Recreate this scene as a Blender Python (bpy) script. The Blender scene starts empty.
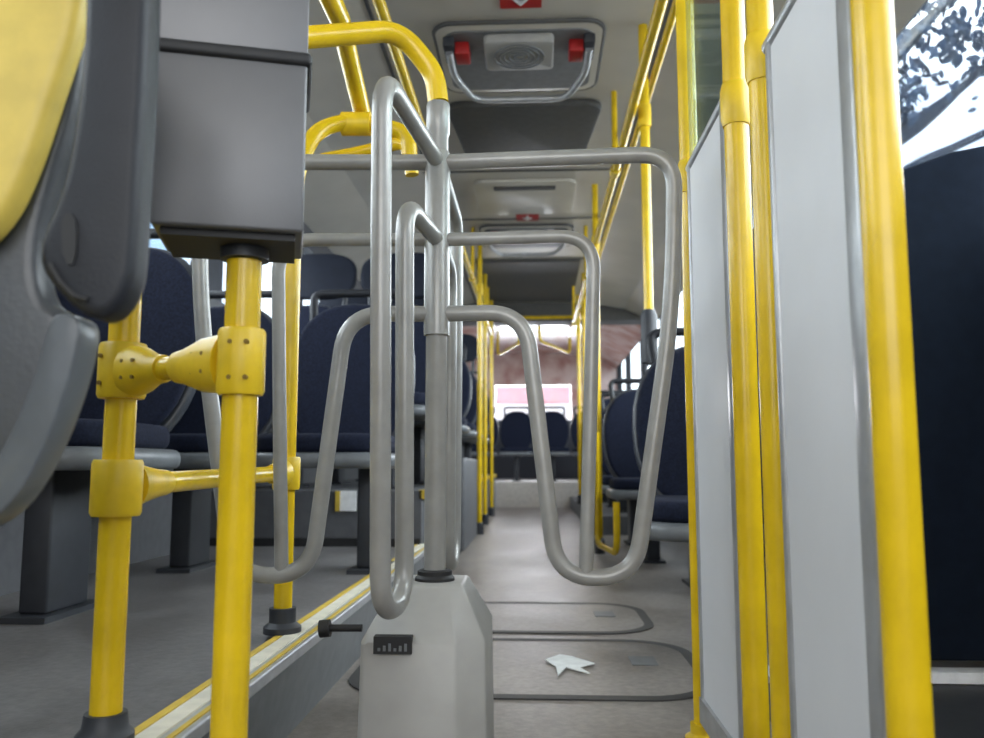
import bpy, bmesh, math, random
from mathutils import Vector, Matrix, Euler
random.seed(4)
C = bpy.context.scene.collection
sc = bpy.context.scene
sc.view_settings.view_transform = 'Standard'
sc.view_settings.exposure = 0.35
F = 850.0
CAM = Vector((0, 0, 0.46))
PITCH = math.atan(96 / F); YAW = math.atan(43 / F)
cd = bpy.data.cameras.new('camera'); cam = bpy.data.objects.new('camera', cd); C.objects.link(cam)
cam.location = CAM; cam.rotation_euler = (math.pi / 2 + PITCH, 0, YAW)
cd.sensor_width = 36; cd.lens = F / 984 * 36; cd.clip_start = 0.02
cd.dof.use_dof = True; cd.dof.focus_distance = 1.25; cd.dof.aperture_fstop = 5.6
sc.camera = cam
RM = Euler((math.pi / 2 + PITCH, 0, YAW)).to_matrix()
def at(px, py, Y):
    d = RM @ Vector(((px - 492) / F, (369 - py) / F, -1)); return CAM + d * (Y / d.y)

# ---------------------------------------------------------------- materials
def mat(name, col, rough=0.5, metal=0.0, var=0.06, scale=30, col2=None, bump=0.0, bscale=200, spec=0.5, lo=.35, hi=.65):
    m = bpy.data.materials.new(name); m.use_nodes = True
    nt = m.node_tree; b = nt.nodes['Principled BSDF']
    tc = nt.nodes.new('ShaderNodeTexCoord'); n = nt.nodes.new('ShaderNodeTexNoise')
    n.inputs['Scale'].default_value = scale; n.inputs['Detail'].default_value = 6
    nt.links.new(tc.outputs['Object'], n.inputs['Vector'])
    r = nt.nodes.new('ShaderNodeValToRGB')
    c = Vector(col)
    if col2 is None:
        a = c * (1 - var * 2); z = c * (1 + var)
    else:
        a = Vector(col2); z = c
    r.color_ramp.elements[0].position = lo; r.color_ramp.elements[1].position = hi
    r.color_ramp.elements[0].color = (*a, 1); r.color_ramp.elements[1].color = (*z, 1)
    nt.links.new(n.outputs['Fac'], r.inputs['Fac']); nt.links.new(r.outputs['Color'], b.inputs['Base Color'])
    b.inputs['Roughness'].default_value = rough; b.inputs['Metallic'].default_value = metal
    b.inputs['Specular IOR Level'].default_value = spec
    if bump:
        n2 = nt.nodes.new('ShaderNodeTexNoise'); n2.inputs['Scale'].default_value = bscale
        nt.links.new(tc.outputs['Object'], n2.inputs['Vector'])
        bp = nt.nodes.new('ShaderNodeBump'); bp.inputs['Strength'].default_value = bump; bp.inputs['Distance'].default_value = 0.002
        nt.links.new(n2.outputs['Fac'], bp.inputs['Height']); nt.links.new(bp.outputs['Normal'], b.inputs['Normal'])
    return m
def worn(m, scale=1.6, dark=.62):
    nt = m.node_tree; b = nt.nodes['Principled BSDF']; src = b.inputs['Base Color'].links[0].from_socket
    tc = nt.nodes.new('ShaderNodeTexCoord'); n = nt.nodes.new('ShaderNodeTexNoise'); n.inputs['Scale'].default_value = scale; n.inputs['Detail'].default_value = 9; n.inputs['Roughness'].default_value = .68
    nt.links.new(tc.outputs['Object'], n.inputs['Vector'])
    r = nt.nodes.new('ShaderNodeValToRGB'); r.color_ramp.elements[0].position = .40; r.color_ramp.elements[1].position = .56
    r.color_ramp.elements[0].color = (dark, dark * .97, dark * .94, 1); r.color_ramp.elements[1].color = (1, 1, 1, 1)
    nt.links.new(n.outputs['Fac'], r.inputs['Fac'])
    mx = nt.nodes.new('ShaderNodeMix'); mx.data_type = 'RGBA'; mx.blend_type = 'MULTIPLY'; mx.inputs['Factor'].default_value = 1
    nt.links.new(src, mx.inputs[6]); nt.links.new(r.outputs['Color'], mx.inputs[7]); nt.links.new(mx.outputs[2], b.inputs['Base Color'])
    mr = nt.nodes.new('ShaderNodeMapRange'); mr.inputs['To Min'].default_value = .25; mr.inputs['To Max'].default_value = .62
    nt.links.new(n.outputs['Fac'], mr.inputs['Value']); nt.links.new(mr.outputs['Result'], b.inputs['Roughness'])
    return m
M = dict(
    yellow=mat('yellow_paint', (0.74, 0.49, 0.010), 0.26, var=0.08, scale=12),
    yplastic=mat('yellow_plastic', (0.74, 0.50, 0.012), 0.4),
    ydark=mat('screw_recess', (0.22, 0.13, 0.01), 0.6),
    yseat=mat('yellow_seat_plastic', (0.64, 0.48, 0.09), 0.45),
    tube=mat('grey_tube_paint', (0.31, 0.305, 0.29), 0.32, metal=0.15, var=0.05),
    box=mat('turnstile_box_paint', (0.36, 0.353, 0.335), 0.45, var=0.04, scale=15),
    shell=mat('grey_seat_plastic', (0.13, 0.14, 0.15), 0.4, bump=0.15),
    nshell=mat('near_seat_plastic', (0.055, 0.06, 0.068), 0.38, bump=0.15),
    nrim=mat('near_seat_rim', (0.09, 0.10, 0.11), 0.3),
    rimshell=mat('dark_seat_rim', (0.040, 0.045, 0.055), 0.4),
    darkarm=mat('dark_grey_plastic', (0.012, 0.0135, 0.018), 0.5, bump=0.2, bscale=400, spec=.35),
    reader=mat('validator_grey', (0.13, 0.13, 0.135), 0.38, var=.01, bump=0.05, bscale=700, metal=0.3),
    dark=mat('black_rubber', (0.012, 0.012, 0.013), 0.6),
    navy=mat('navy_fabric', (0.009, 0.013, 0.031), 0.9, col2=(0.004, 0.006, 0.016), scale=160, bump=0.3, spec=.25),
    headpad=mat('dark_blue_vinyl', (0.008, 0.011, 0.021), 0.7, spec=.25),
    ped=mat('pedestal_grey', (0.028, 0.031, 0.038), 0.5),
    alu=mat('brushed_aluminium', (0.44, 0.45, 0.46), 0.35, metal=0.5),
    panel=mat('panel_laminate', (0.72, 0.725, 0.745), 0.4, var=0.02, scale=5),
    floor=worn(mat('aisle_vinyl', (0.29, 0.258, 0.23), 0.4, col2=(0.205, 0.182, 0.164), scale=60, bump=0.25, lo=.3, hi=.72), 2.2, .60),
    plat=worn(mat('platform_vinyl', (0.20, 0.19, 0.188), 0.4, col2=(0.14, 0.134, 0.134), scale=70, bump=0.25, lo=.3, hi=.72), 2.6, .64),
    step=mat('light_step', (0.58, 0.54, 0.50), 0.35),
    doorfloor=mat('door_well_rubber', (0.03, 0.032, 0.036), 0.6),
    ceil=mat('ceiling_panel', (0.54, 0.505, 0.44), 0.35, var=0.05, scale=3),
    ceil2=mat('ceiling_dark', (0.075, 0.073, 0.07), 0.6),
    wall=mat('wall_grey', (0.34, 0.35, 0.36), 0.5),
    upper=mat('upper_wall_dark', (0.04, 0.044, 0.056), 0.5),
    riser=mat('riser_grey', (0.15, 0.155, 0.16), 0.5),
    raised=mat('raised_floor_grey', (0.11, 0.112, 0.12), 0.5),
    seam=mat('hatch_seam', (0.045, 0.042, 0.04), 0.6),
    cream=mat('cream_strip', (0.70, 0.66, 0.54), 0.45),
    walld=mat('wall_dark', (0.010, 0.014, 0.022), 0.6),
    part=mat('partition_navy', (0.008, 0.0125, 0.022), 0.95, spec=0.1),
    red=mat('red_plastic', (0.42, 0.012, 0.012), 0.45),
    white=mat('white_print', (0.9, 0.9, 0.9), 0.5),
    paper=mat('paper', (0.85, 0.86, 0.84), 0.8),
    pink=mat('pink_paint', (0.88, 0.45, 0.50), 0.6),
    whitepaint=mat('white_paint', (0.95, 0.88, 0.88), 0.5),
    rose=mat('pink_reflection_ceiling', (0.80, 0.60, 0.54), 0.2, col2=(0.52, 0.24, 0.20), scale=4, lo=.35, hi=.6),  # pale mottling puts sky reflections into the pink ceiling colour
    ystripe=mat('yellow_edge_strip', (0.62, 0.43, 0.05), 0.5),
    ground=mat('asphalt', (0.3, 0.3, 0.3), 0.8),
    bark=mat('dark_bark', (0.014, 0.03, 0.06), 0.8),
    leaf=mat('dark_blue_leaves', (0.03, 0.07, 0.14), 0.7),
)
def glassmat(name, tint, g=0.08):
    m = bpy.data.materials.new(name); m.use_nodes = True; nt = m.node_tree; nt.nodes.clear()
    o = nt.nodes.new('ShaderNodeOutputMaterial'); mx = nt.nodes.new('ShaderNodeMixShader')
    t = nt.nodes.new('ShaderNodeBsdfTransparent'); gl = nt.nodes.new('ShaderNodeBsdfGlossy')
    t.inputs[0].default_value = (*tint, 1); gl.inputs['Roughness'].default_value = 0.05
    mx.inputs[0].default_value = g
    nt.links.new(t.outputs[0], mx.inputs[1]); nt.links.new(gl.outputs[0], mx.inputs[2]); nt.links.new(mx.outputs[0], o.inputs[0])
    return m
M['glass'] = glassmat('window_glass', (0.90, 0.96, 1.0))
M['green'] = glassmat('greenish_glass', (0.80, 0.92, 0.90), 0.35)

# ---------------------------------------------------------------- helpers
def tag(o, label=None, cat=None, group=None, kind=None):
    if label: o['label'] = label
    if cat: o['category'] = cat
    if group: o['group'] = group
    if kind: o['kind'] = kind
    return o
def thing(name, label, cat, loc=(0, 0, 0), group=None):
    o = bpy.data.objects.new(name, None); C.objects.link(o); o.location = loc; o.empty_display_size = .05
    return tag(o, label, cat, group)
def obj(name, bm, m, parent=None, bevel=0, seg=3, smooth=True):
    bmesh.ops.recalc_face_normals(bm, faces=bm.faces[:])
    loc = Vector((0, 0, 0))
    if parent is not None:
        p = parent
        while p is not None: loc += p.location; p = p.parent
        off = loc
    else:
        xs = [v.co.x for v in bm.verts]; ys = [v.co.y for v in bm.verts]; zs = [v.co.z for v in bm.verts]
        off = Vector(((min(xs) + max(xs)) / 2, (min(ys) + max(ys)) / 2, min(zs)))
    bmesh.ops.translate(bm, verts=bm.verts[:], vec=-off)
    me = bpy.data.meshes.new(name); bm.to_mesh(me); bm.free()
    o = bpy.data.objects.new(name, me); C.objects.link(o)
    me.materials.append(M[m] if isinstance(m, str) else m)
    if parent is not None: o.parent = parent
    else: o.location = off
    if smooth:
        for p in me.polygons: p.use_smooth = True
    if bevel:
        b = o.modifiers.new('bevel', 'BEVEL'); b.width = bevel; b.segments = seg; b.limit_method = 'ANGLE'; b.angle_limit = math.radians(40)
    if smooth:
        es = o.modifiers.new('split', 'EDGE_SPLIT'); es.split_angle = math.radians(38)
    return o
def struct(name, bm, m, **k):
    o = obj(name, bm, m, smooth=False, **k); o['kind'] = 'structure'; return o
def new(): return bmesh.new()
def box(bm, x0, x1, y0, y1, z0, z1):
    vs = [bm.verts.new((x, y, z)) for z in (z0, z1) for y in (y0, y1) for x in (x0, x1)]
    for f in ((0, 1, 3, 2), (4, 5, 7, 6), (0, 1, 5, 4), (2, 3, 7, 6), (0, 2, 6, 4), (1, 3, 7, 5)):
        bm.faces.new([vs[i] for i in f])
    return bm
def fillet(pts, r, n=7):
    pts = [Vector(p) for p in pts]; out = [pts[0]]
    for i in range(1, len(pts) - 1):
        a, b, c = pts[i - 1], pts[i], pts[i + 1]
        rr = r[i] if isinstance(r, (list, tuple)) else r
        u = (a - b); v = (c - b); d = min(rr, u.length * .48, v.length * .48)
        p0 = b + u.normalized() * d; p1 = b + v.normalized() * d
        for k in range(n + 1):
            t = k / n; out.append(p0 * (1 - t) ** 2 + b * 2 * t * (1 - t) + p1 * t * t)
    out.append(pts[-1]); return out
def tube(bm, pts, r, n=16, closed=False, r1=None):
    pts = [Vector(p) for p in pts]; q = [pts[0]]
    for p in pts[1:]:
        if (p - q[-1]).length > 1e-5: q.append(p)
    pts = q; rings = []; N = len(pts)
    t0 = (pts[1] - pts[0]).normalized()
    up = Vector((0, 0, 1)) if abs(t0.z) < .9 else Vector((1, 0, 0))
    u = t0.cross(up).normalized()
    for i, p in enumerate(pts):
        if closed: t = (pts[(i + 1) % N] - pts[i - 1]).normalized()
        elif i == 0: t = t0
        elif i == N - 1: t = (pts[-1] - pts[-2]).normalized()
        else: t = (pts[i + 1] - pts[i - 1]).normalized()
        u = (u - t * u.dot(t)).normalized(); w = t.cross(u)
        rr = r if r1 is None else r + (r1 - r) * i / (N - 1)
        rings.append([bm.verts.new(p + (u * math.cos(a) + w * math.sin(a)) * rr) for a in [2 * math.pi * k / n for k in range(n)]])
    for i in range(N if closed else N - 1):
        A, B = rings[i], rings[(i + 1) % N]
        for k in range(n): bm.faces.new((A[k], A[(k + 1) % n], B[(k + 1) % n], B[k]))
    if not closed:
        bm.faces.new(rings[0]); bm.faces.new(rings[-1][::-1])
    return bm
def cyl(bm, a, b, r, n=24): return tube(bm, [a, b], r, n)
def lathe(bm, prof, c, n=28):
    rings = []
    for r, z in prof:
        rings.append([bm.verts.new((c[0] + r * math.cos(2 * math.pi * k / n), c[1] + r * math.sin(2 * math.pi * k / n), z)) for k in range(n)])
    for A, B in zip(rings, rings[1:]):
        for k in range(n): bm.faces.new((A[k], A[(k + 1) % n], B[(k + 1) % n], B[k]))
    bm.faces.new(rings[0]); bm.faces.new(rings[-1][::-1]); return bm
def chaikin(pts, it=2):
    pts = [Vector(p) for p in pts]
    for _ in range(it):
        q = []
        for i in range(len(pts)):
            a, b = pts[i], pts[(i + 1) % len(pts)]
            q += [a * .75 + b * .25, a * .25 + b * .75]
        pts = q
    return pts
def prism(bm, pts, d):
    d = Vector(d); A = [bm.verts.new(p) for p in pts]; B = [bm.verts.new(Vector(p) + d) for p in pts]
    n = len(A); bm.faces.new(A); bm.faces.new(B[::-1])
    for k in range(n): bm.faces.new((A[k], A[(k + 1) % n], B[(k + 1) % n], B[k]))
    return bm
def rrect(w, h, r, n=6):
    o = []
    for cx, cy, a0 in ((w / 2 - r, h / 2 - r, 0), (-w / 2 + r, h / 2 - r, 90), (-w / 2 + r, -h / 2 + r, 180), (w / 2 - r, -h / 2 + r, 270)):
        for k in range(n + 1):
            a = math.radians(a0 + 90 * k / n); o.append((cx + r * math.cos(a), cy + r * math.sin(a)))
    return o

# ---------------------------------------------------------------- setting
XL, XR, YB, YE = -1.275, 1.14, -1.6, 11.8
YP = 9.4
bm = new(); box(bm, -.44, XR, YB, YP, -.06, 0); struct('floor', bm, 'floor')
bm = new(); box(bm, XL, -.44, YB, 3.3, -.06, .15); struct('floor_platform', bm, 'plat')
bm = new(); box(bm, XL, -.44, 3.3, YP, -.06, .36); struct('floor_raised', bm, 'raised')
bm = new(); box(bm, XL, XR, YP, YE, -.06, .27); struct('floor_rear', bm, 'step')
bm = new(); box(bm, .42, XR, YB, 1.87, .001, .006); struct('floor_door_well', bm, 'doorfloor')
bm = new(); box(bm, -.462, -.395, YB, 3.3, .138, .158); struct('trim_1', bm, 'alu', bevel=.004)
bm = new(); box(bm, -.461, -.449, YB, 3.3, .1575, .1600); struct('trim_2', bm, 'ystripe')
bm = new(); box(bm, -.446, -.420, YB, 3.3, .1575, .1605); struct('trim_14', bm, 'cream')
bm = new(); box(bm, -.411, -.404, YB, 3.3, .1575, .1600); struct('trim_15', bm, 'ystripe')
bm = new(); prism(bm, [(-.400, YB, .138), (-.44, YB, .138), (-.44, YB, 0), (-.425, YB, 0)], (0, 3.3 - YB, 0)); struct('trim_4', bm, 'riser')
bm = new(); box(bm, XL, -.44, 3.27, 3.31, .15, .18); struct('trim_5', bm, 'dark')
bm = new(); box(bm, -.45, -.425, 3.3, YP, .33, .362); struct('trim_3', bm, 'ystripe')
Zc = 2.0
prof = [(XL, 1.80), (-.95, 1.93), (-.55, Zc), (.45, Zc), (.85, 1.93), (XR, 1.80), (XR, 2.1), (XL, 2.1)]
bm = new(); prism(bm, [(x, YB, z) for x, z in prof], (0, 8.1 - YB, 0)); struct('ceiling', bm, 'ceil')
bm = new(); prism(bm, [(x, 8.1, z) for x, z in prof], (0, YE - 8.1, 0)); struct('ceiling_rear', bm, 'rose')
bm = new(); box(bm, XL, XR, 8.0, 8.25, 1.82, 2.0); struct('trim_6', bm, 'ceil2')
bm = new(); box(bm, -.45, .35, 6.3, 7.9, 1.985, 2.0); struct('trim_7', bm, 'ceil2')
for i, y in enumerate((2.45, 4.32, 5.2, 6.25)):
    bm = new(); box(bm, -.95, .85, y, y + .012, 1.993, 2.0); struct('trim_%d' % (8 + i), bm, 'ceil2')
for i, x in enumerate((-.56, .455)):
    bm = new(); box(bm, x, x + .012, YB, 8, 1.992, 2.0); struct('trim_%d' % (12 + i), bm, 'ceil2')
# walls
bm = new(); x0, x1 = XL - .06, XL
box(bm, x0, x1, YB, YE, -.06, 1.12)
struct('wall_left', bm, 'raised')
bm = new(); box(bm, x0, x1, YB, YE, 1.68, 2.1)
y = YB
while y < YE:
    box(bm, x0, x1, y, y + .16, 1.12, 1.68); y += 1.2
struct('wall_left_upper', bm, 'upper')
bm = new()
box(bm, XR, XR + .06, YB, YE, -.06, 1.05); box(bm, XR, XR + .06, YB, YE, 1.86, 2.1)
for y in (YB, .2, 1.4, 3.1, 4.6, 6.1, 7.6, 9.1, 10.6, YE - .1): box(bm, XR, XR + .06, y, y + .12, 1.05, 1.86)
struct('wall_right', bm, 'walld')
n = 1
for (x, z0, z1) in ((XL - .035, 1.12, 1.68), (XR + .03, 1.05, 1.86)):
    bm = new(); box(bm, x, x + .005, YB, YE, z0, z1); struct('window_%d' % n, bm, 'glass'); n += 1
bm = new(); box(bm, XL, XR, YE, YE + .06, 0, 1.08); struct('wall_back', bm, 'upper')
bm = new(); box(bm, XL, XR, YE, YE + .06, 1.56, 2.1); box(bm, XL, -.55, YE, YE + .06, 1.08, 1.56); box(bm, .5, XR, YE, YE + .06, 1.08, 1.56)
struct('wall_back_upper', bm, 'rose')
bm = new(); box(bm, -.55, .5, YE + .02, YE + .03, 1.08, 1.56); struct('window_3', bm, 'glass')
bm = new(); box(bm, XL, XR, YB - .06, YB, -.06, .7); box(bm, XL, XR, YB - .06, YB, 1.85, 2.1); struct('wall_front', bm, 'wall')
# outside
bm = new(); box(bm, -25, 25, -20, 40, -.9, -.85); struct('ground', bm, 'ground')
t = thing('backdrop_vehicle', 'made-up pink and white vehicle giving the rear window its bright pink tone', 'vehicle', (0, 15.5, -.85))  # added to give the rear window its pink and white brightness
o = new(); box(o, -1.3, 1.3, 14.5, 18, -.85, 1.50); obj('body', o, 'whitepaint', t, bevel=.05)
o = new(); box(o, -1.28, 1.28, 14.52, 18, 1.50, 2.2); obj('roof', o, 'pink', t, bevel=.05)
o = new(); box(o, -1.1, 1.1, 14.48, 14.52, 1.12, 1.18); obj('stripe', o, 'pink', t)
# branch shapes made up for the dark streaks in the right window glare
T_ = thing('stand_in_tree', 'made-up branches standing in for dark streaks in the right window glare', 'stand_in_tree', (2.45, 6.0, -.85))
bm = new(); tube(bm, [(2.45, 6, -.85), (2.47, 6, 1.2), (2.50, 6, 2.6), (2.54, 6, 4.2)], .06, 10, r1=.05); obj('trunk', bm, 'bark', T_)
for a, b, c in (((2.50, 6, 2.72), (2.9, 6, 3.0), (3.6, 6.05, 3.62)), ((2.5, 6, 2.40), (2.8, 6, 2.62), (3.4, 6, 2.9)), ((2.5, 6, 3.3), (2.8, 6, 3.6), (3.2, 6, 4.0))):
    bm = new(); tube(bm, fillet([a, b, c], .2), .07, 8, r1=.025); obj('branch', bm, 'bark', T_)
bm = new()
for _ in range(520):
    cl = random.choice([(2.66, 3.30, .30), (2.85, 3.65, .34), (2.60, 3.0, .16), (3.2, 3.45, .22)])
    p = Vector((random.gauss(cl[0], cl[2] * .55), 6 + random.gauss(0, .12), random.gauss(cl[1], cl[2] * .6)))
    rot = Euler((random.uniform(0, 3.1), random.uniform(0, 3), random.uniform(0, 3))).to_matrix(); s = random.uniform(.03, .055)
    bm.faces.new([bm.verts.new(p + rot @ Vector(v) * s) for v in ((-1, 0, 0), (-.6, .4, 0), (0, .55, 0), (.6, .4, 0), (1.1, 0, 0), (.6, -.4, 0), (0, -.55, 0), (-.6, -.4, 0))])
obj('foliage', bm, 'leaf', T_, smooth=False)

# ---------------------------------------------------------------- dark partition at the door
t = thing('dark_partition', 'large dark navy partition at right behind the thick yellow pole', 'partition', (.8, 1.90, .006))
bm = new(); prism(bm, [(.50, 1.89, .05), (1.125, 1.89, .05), (1.125, 1.89, 1.195), (.94, 1.89, 1.160), (.77, 1.89, 1.10), (.64, 1.89, 1.06), (.50, 1.89, 1.0)], (0, .04, 0)); obj('panel', bm, 'part', t, bevel=.008)
bm = new(); box(bm, .50, 1.125, 1.875, 1.925, .008, .03); obj('bottom_strip', bm, 'white', t)

# ---------------------------------------------------------------- ceiling hatches and fittings
def roof_hatch(y0, label):
    cx = -.05
    t = thing('roof_hatch', label, 'roof hatch', (cx, y0 + .27, 2.0), 'escape hatches in the ceiling')
    bm = new(); r = rrect(.60, .54, .07)
    prism(bm, [(cx + a, y0 + .27 + b, 1.999) for a, b in r], (0, 0, -.022)); obj('cover', bm, 'ceil', t, bevel=.006)
    bm = new(); tube(bm, [(cx + a, y0 + .27 + b, 1.985) for a, b in r], .009, 8, closed=True); obj('gasket', bm, 'ceil2', t)
    bm = new(); prism(bm, [(cx + a * .9, y0 + .27 + b * .86, 1.977) for a, b in r], (0, 0, -.006)); obj('inner_panel', bm, 'riser', t)
    bm = new(); prism(bm, [(cx + a, y0 + .16 + b, 1.972) for a, b in rrect(.25, .22, .02)], (0, 0, -.035)); v = obj('vent_housing', bm, 'box', t, bevel=.008)
    bm = new()
    for k in range(5):
        R = .018 + .018 * k
        tube(bm, [(cx + R * math.cos(a), y0 + .16 + R * math.sin(a), 1.936) for a in [2 * math.pi * j / 24 for j in range(24)]], .003, 6, closed=True)
    obj('grille', bm, 'shell', v)
    for s in (-1, 1):
        bm = new(); box(bm, cx + s * .205 - .026, cx + s * .205 + .026, y0 + .10, y0 + .19, 1.925, 1.972); obj('latch', bm, 'red', t, bevel=.006)
        bm = new(); box(bm, cx + s * .25 - .02, cx + s * .25 + .02, y0 + .06, y0 + .2, 1.935, 1.972); obj('hinge_block', bm, 'ped', t, bevel=.006)
    bm = new()
    tube(bm, fillet([(cx - .25, y0 + .10, 1.93), (cx - .245, y0 + .22, 1.90), (cx - .18, y0 + .44, 1.90), (cx + .18, y0 + .44, 1.90), (cx + .245, y0 + .22, 1.90), (cx + .25, y0 + .10, 1.93)], .06), .013, 12)
    obj('handle', bm, 'alu', t)
roof_hatch(2.79, 'large grey ceiling hatch with red latches, nearest above the turnstile')
roof_hatch(5.30, 'smaller looking ceiling hatch further down the aisle')
def sign(y, label):
    t = thing('hatch_sign', label, 'sign', (-.03, y, 1.999), 'red signs by the ceiling hatches')
    bm = new(); box(bm, -.11, .03, y, y + .14, 1.994, 1.999); obj('plate', bm, 'red', t)
    bm = new(); box(bm, -.048, -.032, y + .03, y + .09, 1.990, 1.994)
    prism(bm, [(-.07, y + .075, 1.990), (-.01, y + .075, 1.990), (-.04, y + .120, 1.990)], (0, 0, .004)); obj('arrow', bm, 'white', t)
sign(2.58, 'red sign with white arrow in front of the nearest ceiling hatch')
sign(5.10, 'red sign with white arrow in front of the further ceiling hatch')
bm = new(); prism(bm, [(-.04 + a * (1 - b * .25), 3.80 + b, 1.998) for a, b in rrect(.62, .70, .07)], (0, 0, -.03))
tag(obj('ceiling_vent', bm, 'ceil2', bevel=.008), 'dark grey recessed vent panel behind the nearest hatch', 'vent')
t = thing('slot_lamp', 'light ceiling unit with black slot beyond the dark vent', 'ceiling unit', (-.05, 4.6, 1.999))
bm = new(); prism(bm, [(-.05 + a, 4.75 + b, 1.999) for a, b in rrect(.56, .6, .06)], (0, 0, -.02)); obj('cover', bm, 'ceil', t, bevel=.006)
bm = new(); box(bm, -.22, .12, 4.52, 4.58, 1.974, 1.979); obj('slot', bm, 'dark', t)

# ---------------------------------------------------------------- poles and rails
TX, TY = -.152, 1.30
def clamp(parent, x, y, z, h=.05, r=.0235, m='yplastic'):
    bm = new(); lathe(bm, [(r * .93, z - h / 2), (r, z - h / 2 + .004), (r, z + h / 2 - .004), (r * .93, z + h / 2)], (x, y))
    return obj('clamp', bm, m, parent)
R = .0175
AX = -.464
t = thing('grab_pole', 'yellow pole beside the grey seat arm at far left', 'pole', (AX, .93, .158))
bm = new(); tube(bm, fillet([(AX, .93, .17), (AX, .93, 1.10), at(215, 36, 1.10), at(300, 38, 1.19), at(400, 30, 1.28), (TX - .006, TY, 1.085), (TX, TY, 1.037)], [.1, .08, .08, .03, .055, .03, 0]), .0168); obj('tube', bm, 'yellow', t)
bm = new(); lathe(bm, [(.030, .159), (.030, .173), (.024, .180), (.022, .195)], (AX, .93)); obj('foot', bm, 'ped', t)
ca = clamp(t, AX, .93, .565, .062, .026)
cb = clamp(t, AX, .93, .435, .062, .027)
def screws(parent, pts, m='ydark'):
    for p, d in pts:
        bm = new(); cyl(bm, Vector(p) + Vector(d) * -.003, Vector(p) + Vector(d) * .0012, .0024, 10); obj('screw', bm, m, parent)
screws(ca, [((AX - .014 + k, .906, z), (0, -1, 0)) for k in (0, .026) for z in (.55, .58)])
BX, BY = -.293, .83
tB = thing('validator_pole', 'yellow pole carrying the grey ticket validator box', 'pole', (BX, BY, 0))
bm = new(); tube(bm, [(BX, BY, 0), (BX, BY, .665)], R); obj('tube', bm, 'yellow', tB)
bm = new(); lathe(bm, [(.036, .0), (.036, .016), (.024, .026), (.022, .045)], (BX, BY)); obj('foot', bm, 'ped', tB)
cB = clamp(tB, BX, BY, .562, .066, .0235)
screws(cB, [((BX + k, BY - .0225, z), (0, -1, 0)) for k in (-.004, .012) for z in (.545, .58)])
t = thing('pole_coupling', 'short yellow coupling bolted between the two left poles', 'coupling', (-.37, .88, .54))
a = Vector((AX, .93, .564)); b = Vector((BX, BY, .562)); d = (b - a).normalized()
def flare(bm, p, d, prof, n=20):
    d = Vector(d).normalized(); u = d.cross(Vector((0, 0, 1))).normalized(); w = d.cross(u); rings = []
    for s, ru, rw in prof:
        rings.append([bm.verts.new(p + d * s + u * ru * math.cos(q) + w * rw * math.sin(q)) for q in [2 * math.pi * k / n for k in range(n)]])
    for A, B in zip(rings, rings[1:]):
        for k in range(n): bm.faces.new((A[k], A[(k + 1) % n], B[(k + 1) % n], B[k]))
    bm.faces.new(rings[0]); bm.faces.new(rings[-1][::-1])
bm = new(); flare(bm, a, d, [(.018, .024, .030), (.040, .022, .026), (.060, .016, .017), (.075, .015, .015)]); o1 = obj('socket', bm, 'yplastic', t)
bm = new(); flare(bm, b, -d, [(.018, .024, .031), (.055, .022, .028), (.085, .017, .019), (.098, .016, .017)]); o2 = obj('socket', bm, 'yplastic', t)
bm = new(); tube(bm, [a + d * .06, b - d * .06], .0125); obj('pin', bm, 'yellow', t)
side = Vector((-.5, -.86, 0))
for s, oo, pp in ((.030, o1, a), (.046, o1, a), (-.034, o2, b), (-.052, o2, b)):
    for zz in (.009, -.009):
        p = pp + d * s + side * (.0215 if abs(s) < .04 else .0195) + Vector((0, 0, zz)); bm = new(); cyl(bm, p - side * .006, p + side * .001, .0022, 10); obj('screw', bm, 'ydark', oo)
CX, CY = -.459, 1.56
t = thing('grab_pole', 'yellow pole with grey foot standing on the platform edge left of the turnstile', 'pole', (CX, CY, .158))
bm = new(); tube(bm, fillet([(CX, CY, .17), (CX, CY, 1.02), at(316, 130, 1.62), at(350, 120, 1.66), at(408, 132, 1.66), at(410, 165, 1.66)], [.1, .07, .05, .05, .05, 0]), .0165); obj('tube', bm, 'yellow', t)
bm = new(); lathe(bm, [(.034, .159), (.034, .170), (.024, .178), (.024, .203)], (CX, CY)); obj('foot', bm, 'ped', t)
cc = clamp(t, CX, CY, .445, .06, .025)
t = thing('low_rail', 'yellow horizontal rail joining two left poles at knee height', 'rail', (-.457, 1.2, .41))
a = Vector((AX, .957, .437)); b = Vector((-.459, 1.533, .445))
bm = new(); tube(bm, [a, b], .0135); obj('tube', bm, 'yellow', t)
bm = new(); flare(bm, a, b - a, [(0, .024, .028), (.03, .021, .022), (.07, .017, .017), (.09, .016, .016)]); obj('socket', bm, 'yplastic', t)
bm = new(); flare(bm, b, a - b, [(0, .022, .025), (.03, .02, .02), (.06, .016, .016)]); obj('socket', bm, 'yplastic', t)
t = thing('upper_rail', 'thick yellow sloping rail at upper left of the turnstile', 'rail', (-.345, 1.2, 1.18))
bm = new(); tube(bm, [(-.335, .6, 1.215), at(340, 20, 1.40), at(362, 112, 1.70), at(363, 118, 1.73)], .0185); obj('tube', bm, 'yellow', t)
bm = new(); tube(bm, [at(342, 124, 1.66), at(371, 124, 1.66)], .024); obj('clamp', bm, 'yplastic', t)
bm = new(); tube(bm, fillet([at(322, 160, 1.70), at(365, 152, 1.70), at(408, 140, 1.66), at(412, 175, 1.66)], .05), .014)
tag(obj('curved_rail', bm, 'yellow'), 'thin curved yellow rail below the clamp, left of the turnstile', 'rail')
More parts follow.
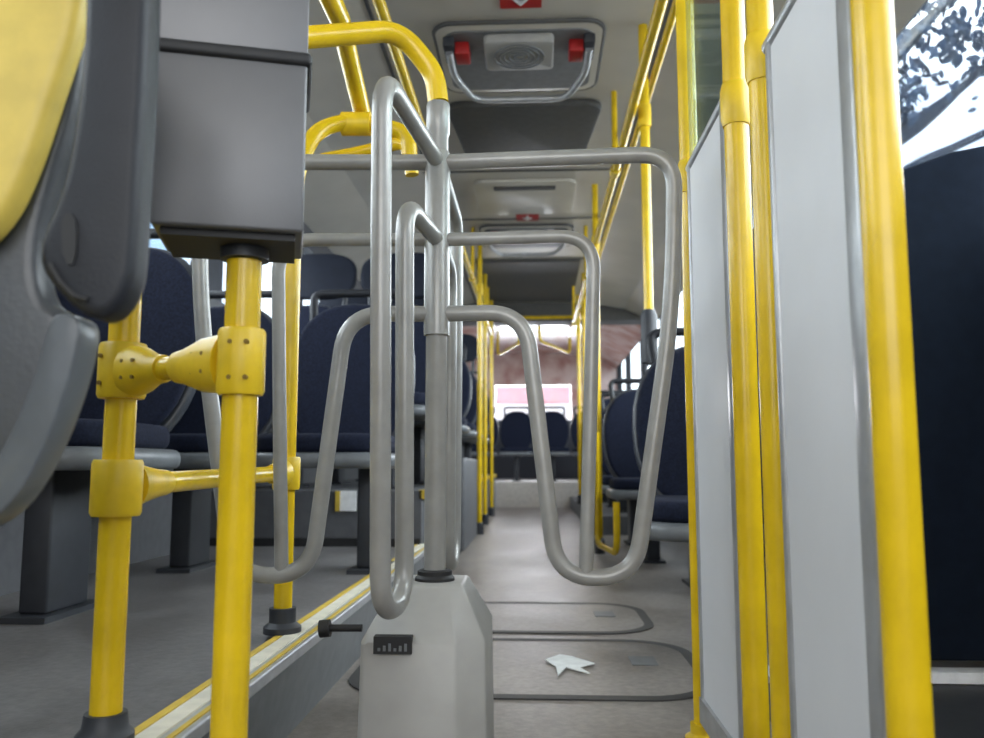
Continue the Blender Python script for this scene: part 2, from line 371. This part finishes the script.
for x, lab in ((-.40, 'long yellow handrail under the ceiling, left of the aisle'), (.335, 'long yellow handrail under the ceiling, right of the aisle')):
    t = thing('ceiling_handrail', lab, 'handrail', (x, 4, 1.64), 'ceiling handrails')
    bm = new(); tube(bm, [(x, .4, 1.66), (x, 7.9, 1.66)], .0165); obj('tube', bm, 'yellow', t)
    for y in (1.9, 3.4, 5.4, 7.2):
        bm = new(); tube(bm, [(x, y, 1.66), (x, y, 2.0)], .012); obj('hanger', bm, 'yellow', t)
        bm = new(); tube(bm, [(x, y - .03, 1.66), (x, y + .03, 1.66)], .022); obj('clamp', bm, 'yplastic', t)
t = thing('ceiling_handrail', 'second yellow handrail running just outside the right ceiling rail', 'handrail', (.43, 3, 1.78), 'ceiling handrails')
bm = new(); tube(bm, fillet([(.42, 1.9, 1.99), (.42, 2.1, 1.80), (.42, 7.9, 1.80)], .1), .0135); obj('tube', bm, 'yellow', t)
bm = new(); tube(bm, [(-.46, 7.85, 1.83), (.42, 7.85, 1.83)], .016); tag(obj('cross_rail', bm, 'yellow'), 'yellow crossbar spanning the aisle under the dark ceiling beam', 'rail')
bm = new(); tube(bm, fillet([(.05, 8.6, 1.98), (.05, 8.6, 1.72), (.40, 9.6, 1.72), (.40, 9.6, 1.98)], .1), .016); tag(obj('rear_rail', bm, 'yellow'), 'yellow rail under the reddish rear ceiling, right of centre', 'rail')
bm = new(); tube(bm, fillet([(-.15, 8.6, 1.98), (-.15, 8.6, 1.70), (-.42, 9.6, 1.70), (-.42, 9.6, 1.98)], .1), .016); tag(obj('rear_rail', bm, 'yellow'), 'yellow rail under the reddish rear ceiling, left of centre', 'rail')
ordn = ['nearest', 'second', 'third', 'fourth', 'fifth']
for (side_, spots) in (('right', ((.385, 2.85, .80), (.335, 4.55, 0), (.35, 5.9, .12), (.36, 6.72, .12), (.36, 7.6, .12))), ('left', ((-.375, 5.75, 0), (-.395, 6.7, 0), (-.40, 7.8, 0)))):
    for i, (xx, y, z0) in enumerate(spots):
        first = side_ == 'right' and i == 0
        if side_ == 'right' and z0 == .12: xx += .035
        t = thing('stanchion', 'yellow vertical pole down the %s side of the aisle, %s behind the turnstile' % (side_, ordn[i]), 'pole', (xx, y, z0), 'poles along the aisle')
        bm = new(); tube(bm, [(xx, y, z0), (xx, y, 1.99)], .0165); obj('tube', bm, 'yellow', t)
        bm = new(); lathe(bm, [(.028, z0), (.028, z0 + (.16 if first else .07)), (.02, z0 + (.18 if first else .08))], (xx, y)); obj('socket' if first else 'foot', bm, 'ped', t)
        bm = new(); lathe(bm, [(.022, 1.62), (.023, 1.64), (.023, 1.68), (.022, 1.70)], (xx, y)); obj('clamp', bm, 'yplastic', t)

# right hand poles and partition panels (plane X=.28)
PX = .28
def rpole(y, r, label, zt=1.99, cl=.955):
    t = thing('partition_pole', label, 'pole', (PX, y, 0), 'poles of the right partition')
    bm = new(); tube(bm, [(PX, y, 0), (PX, y, zt)], r, 24); obj('tube', bm, 'yellow', t)
    bm = new(); lathe(bm, [(r * 1.9, 0), (r * 1.9, .008), (r * 1.35, .014), (r * 1.35, .03)], (PX, y)); obj('foot', bm, 'yplastic', t)
    if cl:
        bm = new(); lathe(bm, [(r * 1.1, cl - .03), (r * 1.25, cl - .02), (r * 1.25, cl + .02), (r * 1.1, cl + .03)], (PX, y)); obj('clamp', bm, 'yplastic', t)
rpole(.68, .0165, 'thickest looking yellow pole at far right, nearest the camera', cl=None)
rpole(1.01, .0160, 'yellow pole touching the far edge of the large white panel')
rpole(1.145, .0165, 'yellow pole touching the near edge of the narrow grey panel')
rpole(1.5, .0165, 'yellow pole at the far end of the partition, right of the turnstile arm', cl=.975)
def ppanel(y0, y1, zt, label):
    t = thing('partition_panel', label, 'panel', (PX, (y0 + y1) / 2, .05), 'panels of the right partition')
    bm = new(); box(bm, PX - .006, PX + .006, y0 + .01, y1 - .005, .07, zt - .01); obj('sheet', bm, 'panel', t)
    for a, b in ((y0, y0 + .03), (y1 - .012, y1)):
        bm = new(); box(bm, PX - .010, PX + .010, a, b, .05, zt); obj('edge_profile', bm, 'alu', t, bevel=.003)
    bm = new(); tube(bm, [(PX, y0 - .01, zt), (PX, y1 + .012, zt)], .010, 16); obj('top_rail', bm, 'alu', t)
    bm = new(); box(bm, PX - .012, PX + .012, y0, y1, .04, .08); obj('bottom_rail', bm, 'alu', t)
ppanel(.705, .960, .95, 'large white panel between the two nearest right yellow poles')
ppanel(1.175, 1.47, .985, 'narrow looking grey panel beside the far partition pole')
bm = new(); box(bm, PX - .003, PX + .003, 1.18, 1.475, 1.0, 1.7); tag(obj('glass_pane', bm, 'green', bevel=0), 'greenish glass pane above the narrow grey panel', 'glass pane')

# ---------------------------------------------------------------- turnstile
T = thing('turnstile', 'grey tubular turnstile with four looped arms on a tapered box', 'turnstile', (TX, TY, 0))
bm = new()
def ring(hx, hy0, hy1, z, c1, c2):
    p = [(-hx + c1, -hy0), (hx - c2, -hy0), (hx, -hy0 + c2 * .9), (hx, hy1), (-hx, hy1), (-hx, -hy0 + c1)]
    return [bm.verts.new((TX - .004 + x, TY + y, z)) for x, y in p]
rs = [ring(.088, .125, .12, 0, .008, .040), ring(.085, .12, .115, .218, .008, .038), ring(.052, .065, .07, .283, .006, .020), ring(.049, .06, .065, .288, .006, .02)]
for A, B in zip(rs, rs[1:]):
    for k in range(6): bm.faces.new((A[k], A[(k + 1) % 6], B[(k + 1) % 6], B[k]))
bm.faces.new(rs[0]); bm.faces.new(rs[-1][::-1])
bx_ = obj('base_box', bm, 'box', T, bevel=.004)
p0 = at(373, 637, 1.17); p1 = at(411, 655, 1.17)
t2 = new(); box(t2, p0.x, p1.x, 1.173, 1.19, p1.z, p0.z); cn = obj('counter_window', t2, 'dark', bx_)
for k in range(6):
    x = p0.x + .006 + k * (p1.x - p0.x - .012) / 5.5; bm = new(); box(bm, x, x + .0035, 1.1718, 1.174, p1.z + .004, p1.z + .008 + .003 * (k % 3)); obj('counter_digit', bm, 'shell', cn)
bm = new(); lathe(bm, [(.030, .286), (.030, .292), (.026, .296), (.026, .302), (.022, .304)], (TX, TY)); obj('collar', bm, 'dark', T)
bm = new(); lathe(bm, [(.0165, .30), (.0165, .98), (.0190, .985), (.0190, 1.03), (.0175, 1.035)], (TX, TY)); obj('post', bm, 'tube', T)
bm = new(); lathe(bm, [(.0200, .660), (.0200, .95), (.018, .955)], (TX, TY)); obj('hub', bm, 'tube', T)
def arm(ang, s, nested=True):
    ca, sa = math.cos(ang), math.sin(ang)
    P = lambda r, z: (TX + ca * r * s, TY + sa * r * s, z)
    bm = new()
    if nested:
        tube(bm, fillet([P(.015, .938), P(.370, .938), P(.362, .70), P(.298, .295), P(.183, .295), P(.138, .694), P(.015, .694)], [0, .055, .2, .065, .065, .07, 0], 10), .0125, 16)
        a = obj('arm', bm, 'tube', T)
        bm = new(); tube(bm, fillet([P(.015, .812), P(.245, .812), P(.238, .60), P(.226, .295)], [0, .055, .1, 0], 10), .0105, 16)
        obj('inner_tube', bm, 'tube', a)
    else:
        tube(bm, fillet([P(.015, .938), P(.370, .938), P(.362, .70), P(.34, .285), P(.21, .285), P(.235, .812), P(.015, .812)], [0, .055, .2, .06, .06, .055, 0], 10), .0125, 16)
        obj('arm', bm, 'tube', T)
arm(math.radians(-3), 1); arm(math.pi + math.radians(3), 1.02); arm(-math.pi / 2 - math.radians(6), .85, False); arm(math.pi / 2 - math.radians(0), .9, False)
bm = new(); cyl(bm, at(362, 628, 1.2), at(326, 628, 1.2), .005, 12); obj('lever', bm, 'dark', T)
lv = new(); cyl(lv, at(330, 628, 1.2), at(320, 629, 1.2), .012, 16); obj('lever_knob', lv, 'dark', T)

# ---------------------------------------------------------------- validator, turned to face the aisle entrance
V = thing('ticket_validator', 'dark grey ticket validator box with black strap on yellow pole', 'validator', (BX, BY, .683))
ang = math.radians(16)
def vbox(hx, y0, y1, z0, z1, name, m, bev, par):
    bm = new(); box(bm, -hx - .013, hx - .013, y0, y1, z0, z1)
    bmesh.ops.rotate(bm, verts=bm.verts[:], cent=(0, 0, 0), matrix=Matrix.Rotation(ang, 3, 'Z'))
    bmesh.ops.translate(bm, verts=bm.verts[:], vec=(BX, BY, 0)); return obj(name, bm, m, par, bevel=bev)
vbox(.070, -.055, .060, .684, .858, 'lower_case', 'reader', .003, V)
vbox(.070, -.055, .060, .858, 1.04, 'upper_case', 'reader', .001, V)
vbox(.0745, -.0595, .0645, .852, .866, 'strap', 'dark', .005, V)
vbox(.062, -.045, .050, .677, .686, 'underside', 'dark', 0, V)
bm = new(); lathe(bm, [(.024, .666), (.024, .680)], (BX, BY)); obj('mount', bm, 'ped', V)

# ---------------------------------------------------------------- near seat
S = thing('conductor_seat', 'grey and yellow seat shell with raised dark armrest at left edge', 'seat', (-.62, .60, .15))
def pz(pts, Y): return [at(x, y, Y) for x, y in pts]
bm = new(); prism(bm, chaikin(pz([(92, -90), (84, 40), (72, 110), (48, 190), (34, 250), (40, 300), (64, 312), (62, 370), (38, 440), (0, 505), (-45, 540), (-260, 560), (-260, -90)], .60), 2), (0, .03, 0))
sh = obj('shell', bm, 'nshell', S, bevel=.010, seg=4)
rim = chaikin(pz([(82, 316), (74, 365), (50, 435), (16, 500), (-28, 535), (-120, 560), (-120, 540), (-36, 505), (0, 455), (26, 400), (44, 340), (52, 312)], .585), 2)
bm = new(); prism(bm, rim, (0, .03, 0)); obj('rim', bm, 'nrim', S, bevel=.008)
bm = new(); prism(bm, chaikin(pz([(-260, -110), (84, -110), (80, 10), (56, 80), (30, 160), (4, 216), (-30, 250), (-260, 270)], .575), 2), (0, .025, 0)); obj('back_panel', bm, 'yseat', S, bevel=.010, seg=4)
bm = new(); prism(bm, chaikin(pz([(83, -90), (148, -90), (144, 60), (138, 150), (134, 240), (128, 290), (104, 320), (78, 314), (54, 290), (36, 266), (38, 235), (58, 195), (74, 120), (82, 30)], .55), 2), (0, .03, 0)); ar = obj('armrest', bm, 'darkarm', S, bevel=.008, seg=4)
bm = new(); prism(bm, chaikin(pz([(60, 222), (68, 210), (77, 222), (75, 264), (64, 264)], .5480), 1), (0, .01, 0)); obj('slot', bm, 'dark', ar)
bm = new(); tube(bm, [p for p in pz([(88, 300), (74, 296), (60, 282), (50, 264)], .549)], .0022, 8); obj('groove', bm, 'dark', ar)
bm = new(); box(bm, -.92, -.50, .12, .62, .39, .47); obj('seat_cushion', bm, 'yseat', S, bevel=.03)
bm = new(); box(bm, -.80, -.62, .35, .60, .15, .40); obj('pedestal', bm, 'ped', S, bevel=.01)

# ---------------------------------------------------------------- passenger seats
def superell(hw, z0, z1, p=2.7, n=40, taper=.10):
    o = []; cz = (z0 + z1) / 2; hz = (z1 - z0) / 2
    for k in range(n):
        a = 2 * math.pi * k / n; c, s = math.cos(a), math.sin(a)
        zz = hz * math.copysign(abs(s) ** (2 / p), s)
        o.append((hw * math.copysign(abs(c) ** (2 / p), c) * (1 - taper * abs(zz / hz) ** 2), cz + zz))
    return o
def make_seat(label, group, tall):
    t = thing('bus_seat', label, 'seat', (0, 0, 0), group)
    ln = lambda z: .17 + max(0, z - .36) * .24
    bm = new(); box(bm, -.03, .03, -.06, .10, .012, .31); p = obj('pedestal', bm, 'ped', t, bevel=.006)
    bm = new(); box(bm, -.05, .05, -.10, .14, 0, .012); obj('foot_plate', bm, 'ped', p)
    bm = new(); r = rrect(.42, .45, .10)
    prism(bm, [(a, b - .01, .300) for a, b in r], (0, 0, .045)); obj('seat_shell', bm, 'shell', t, bevel=.018)
    bm = new(); prism(bm, [(a, b - .02, .343) for a, b in rrect(.39, .41, .10)], (0, 0, .055)); obj('seat_cushion', bm, 'navy', t, bevel=.02, seg=4)
    def bplate(name, pts, y0, th, m, bev):
        bm = new(); prism(bm, [(x, ln(z) + y0, z) for x, z in pts], (0, th, 0)); return obj(name, bm, m, t, bevel=bev, seg=4)
    bplate('back_shell', superell(.212, .33, .86), .0, .035, 'rimshell', .012)
    bplate('back_cushion', superell(.203, .350, .852), -.034, .036, 'navy', .018)
    if tall:
        bplate('headrest', superell(.205, .885, 1.12, 3.5), -.02, .05, 'headpad', .014)
        for s in (-1, 1):
            bm = new(); tube(bm, fillet([(s * .15, ln(.8) + .02, .80), (s * .155, ln(.9) + .02, .90), (s * .14, ln(1.0) + .02, 1.0)], .04), .012, 10); obj('headrest_bracket', bm, 'ped', t)
    else:
        bm = new(); tube(bm, fillet([(-.15, ln(.80) + .035, .80), (-.16, ln(.9) + .04, .905), (.16, ln(.9) + .04, .905), (.15, ln(.80) + .035, .80)], .04), .014, 10)
        obj('grab_handle', bm, 'darkarm', t)
    return t
protos = [[make_seat('x', 'g', False), False], [make_seat('x', 'g', True), False]]
def place(x, y, z, label, group, tall=0, rz=0):
    P = protos[tall]; proto = P[0]
    if not P[1]: r = proto; P[1] = True
    else:
        r = proto.copy(); C.objects.link(r)
        for ch in list(proto.children):
            c = ch.copy(); C.objects.link(c); c.parent = r
            for g in ch.children:
                d = g.copy(); C.objects.link(d); d.parent = c
    r.location = (x, y, z); r.rotation_euler.z = rz; r['label'] = label; r['group'] = group
    return r
GL = 'seats on the left platform'; GR = 'seats on the right of the aisle'
place(-1.01, 1.76, .15, 'navy bus seat left of the yellow poles, nearest on the platform', GL)
place(-1.045, 2.55, .15, 'navy bus seat by the window in the row left of the turnstile', GL)
r_ = place(-.61, 2.55, .15, 'navy bus seat by the aisle just left of the turnstile post', GL)
for ch in r_.children:
    if ch.name.startswith('pedestal'): ch.location.x += .12
rows = ['second', 'third', 'fourth', 'fifth', 'sixth', 'seventh']
for i, y in enumerate((3.65, 4.5, 5.35, 6.2, 7.05, 7.9)):
    tall = 1 if i in (0, 1, 3) else 0
    place(-.628, y, .36, 'dark blue bus seat on the left aisle side, %s row behind the turnstile' % rows[i], GL, tall)
    place(-1.058, y, .36, 'dark blue bus seat on the left window side, %s row behind the turnstile' % rows[i], GL, tall)
rows = ['nearest'] + rows
for i, (x, y) in enumerate(((.49, 2.20), (.63, 3.35), (.56, 4.2), (.58, 5.1), (.63, 6.3), (.63, 7.1), (.63, 7.95))):
    r_ = place(x, y, 0 if i < 4 else .12, 'navy bus seat right of the aisle, %s row behind the partition' % rows[i], GR, 0, math.radians(-6) if i < 1 else 0)
    if i == 0: r_.scale = (1.12, 1.05, .95)
bm = new(); box(bm, .38, XR, 5.75, YP, 0, .12); struct('floor_raised_right', bm, 'raised')
rn = ['far left', 'centre left', 'centre right', 'far right']
for i, x in enumerate((-.66, -.225, .21, .645)):
    place(x, 10.3, .27, 'navy seat on the rear row under the rear window, %s' % rn[i], 'rear row seats')

# ---------------------------------------------------------------- added plate imitating a small bright opening at the step face
q0 = at(335, 511, 3.285); q1 = at(356, 491, 3.285)
t = thing('bright_gap_plate', 'white and yellow plate standing in for a bright gap low behind the left seats', 'plate', ((q0.x + q1.x) / 2, 3.29, q0.z))
bm = new(); box(bm, q0.x, q1.x, 3.288, 3.2995, q0.z, q1.z); obj('plate', bm, 'white', t)
bm = new(); box(bm, q0.x, q0.x + .018, 3.284, 3.288, q0.z, q1.z); obj('stripe', bm, 'ystripe', t)

# ---------------------------------------------------------------- floor hatches, paper
def floor_hatch(x0, x1, y0, y1, label):
    t = thing('floor_hatch', label, 'floor hatch', ((x0 + x1) / 2, (y0 + y1) / 2, 0), 'hatches in the aisle floor')
    cx, cy = (x0 + x1) / 2, (y0 + y1) / 2; r = rrect(x1 - x0, y1 - y0, .14, 8)
    bm = new(); prism(bm, [(cx + a, cy + b, .0005) for a, b in r], (0, 0, .002)); obj('lid', bm, 'floor', t)
    bm = new()
    ro = rrect(x1 - x0 + .040, y1 - y0 + .046, .160, 8); ri = rrect(x1 - x0 - .014, y1 - y0 - .016, .133, 8)
    A = [bm.verts.new((cx + a, cy + b, .0032)) for a, b in ro]; B = [bm.verts.new((cx + a, cy + b, .0032)) for a, b in ri]
    A2 = [bm.verts.new((cx + a, cy + b, .0004)) for a, b in ro]
    for k in range(len(A)):
        j = (k + 1) % len(A); bm.faces.new((A[k], A[j], B[j], B[k])); bm.faces.new((A2[k], A2[j], A[j], A[k]))
    obj('gasket', bm, 'seam', t, smooth=False)
    bm = new(); box(bm, x1 - .14, x1 - .08, cy - .0, cy + .09, .002, .004); obj('latch_plate', bm, 'riser', t)
floor_hatch(-.385, .36, 1.76, 2.30, 'nearest floor hatch with dark rounded seam, under the paper scrap')
floor_hatch(-.36, .32, 2.42, 2.90, 'second floor hatch with dark rounded seam further down the aisle')
pts = [(545, 660), (560, 655), (572, 657), (595, 664), (580, 668), (590, 674), (566, 668), (558, 676), (556, 667)]
def atz(px, py, z):
    d = RM @ Vector(((px - 492) / F, (369 - py) / F, -1)); return CAM + d * ((z - CAM.z) / d.z)
bm = new(); prism(bm, [atz(x, y, .005) for x, y in pts], (0, 0, .002)); tag(obj('paper_scrap', bm, 'paper', smooth=False), 'torn white paper scrap lying on the floor hatch', 'paper')
bm = new(); box(bm, -.42, -.38, 4.6, 5.6, 0, .50); tag(obj('partition_box', bm, 'raised', bevel=.015), 'low grey panel at the left aisle edge beyond the turnstile', 'partition')
bm = new(); box(bm, -.412, -.39, 3.9, 4.5, 0, 1.0); tag(obj('aisle_screen', bm, 'part', bevel=.008), 'dark blue screen at the left aisle edge just right of the turnstile post', 'partition')
bm = new(); tube(bm, fillet([(.30, 4.2, .62), (.30, 4.2, .08), (.35, 3.75, .08), (.35, 3.75, .30)], .08), .015); tag(obj('hoop_rail', bm, 'yellow'), 'small yellow curved rail low on the right of the aisle', 'rail')

# ---------------------------------------------------------------- light: cloudy bright sky, plus added area lamps
w = bpy.data.worlds.new('world'); sc.world = w; w.use_nodes = True; nt = w.node_tree
bg = nt.nodes['Background']; bg.inputs['Strength'].default_value = 2.7
tc = nt.nodes.new('ShaderNodeTexCoord'); nz = nt.nodes.new('ShaderNodeTexNoise'); nz.inputs['Scale'].default_value = 5; nz.inputs['Detail'].default_value = 3
rp = nt.nodes.new('ShaderNodeValToRGB'); rp.color_ramp.elements[0].position = .38; rp.color_ramp.elements[1].position = .58
rp.color_ramp.elements[0].color = (.24, .33, .44, 1); rp.color_ramp.elements[1].color = (1, 1, 1, 1)
nt.links.new(tc.outputs['Generated'], nz.inputs['Vector']); nt.links.new(nz.outputs['Fac'], rp.inputs['Fac']); nt.links.new(rp.outputs['Color'], bg.inputs['Color'])
def area(name, loc, rot, sx, sy, e, col=(1, 1, 1)):
    l = bpy.data.lights.new(name, 'AREA'); l.shape = 'RECTANGLE'; l.size = sx; l.size_y = sy; l.energy = e; l.color = col
    o = bpy.data.objects.new(name, l); C.objects.link(o); o.location = loc; o.rotation_euler = rot
area('front_fill_light', (0, -1.5, 1.35), (math.radians(85), 0, 0), 2.0, 1.0, 17, (1, .98, .95))  # fill lamp added behind the camera to even out the interior
area('window_light_right', (1.9, 4, 1.9), (0, math.radians(70), 0), 1.2, 9, 340, (1, .97, .94))
area('window_light_left', (-2.0, 4, 1.9), (0, math.radians(-70), 0), 1.2, 9, 210, (1, .97, .94))
area('rear_window_light', (0, 12.6, 1.5), (math.radians(-90), 0, 0), 1.6, .8, 140, (1, .90, .88))
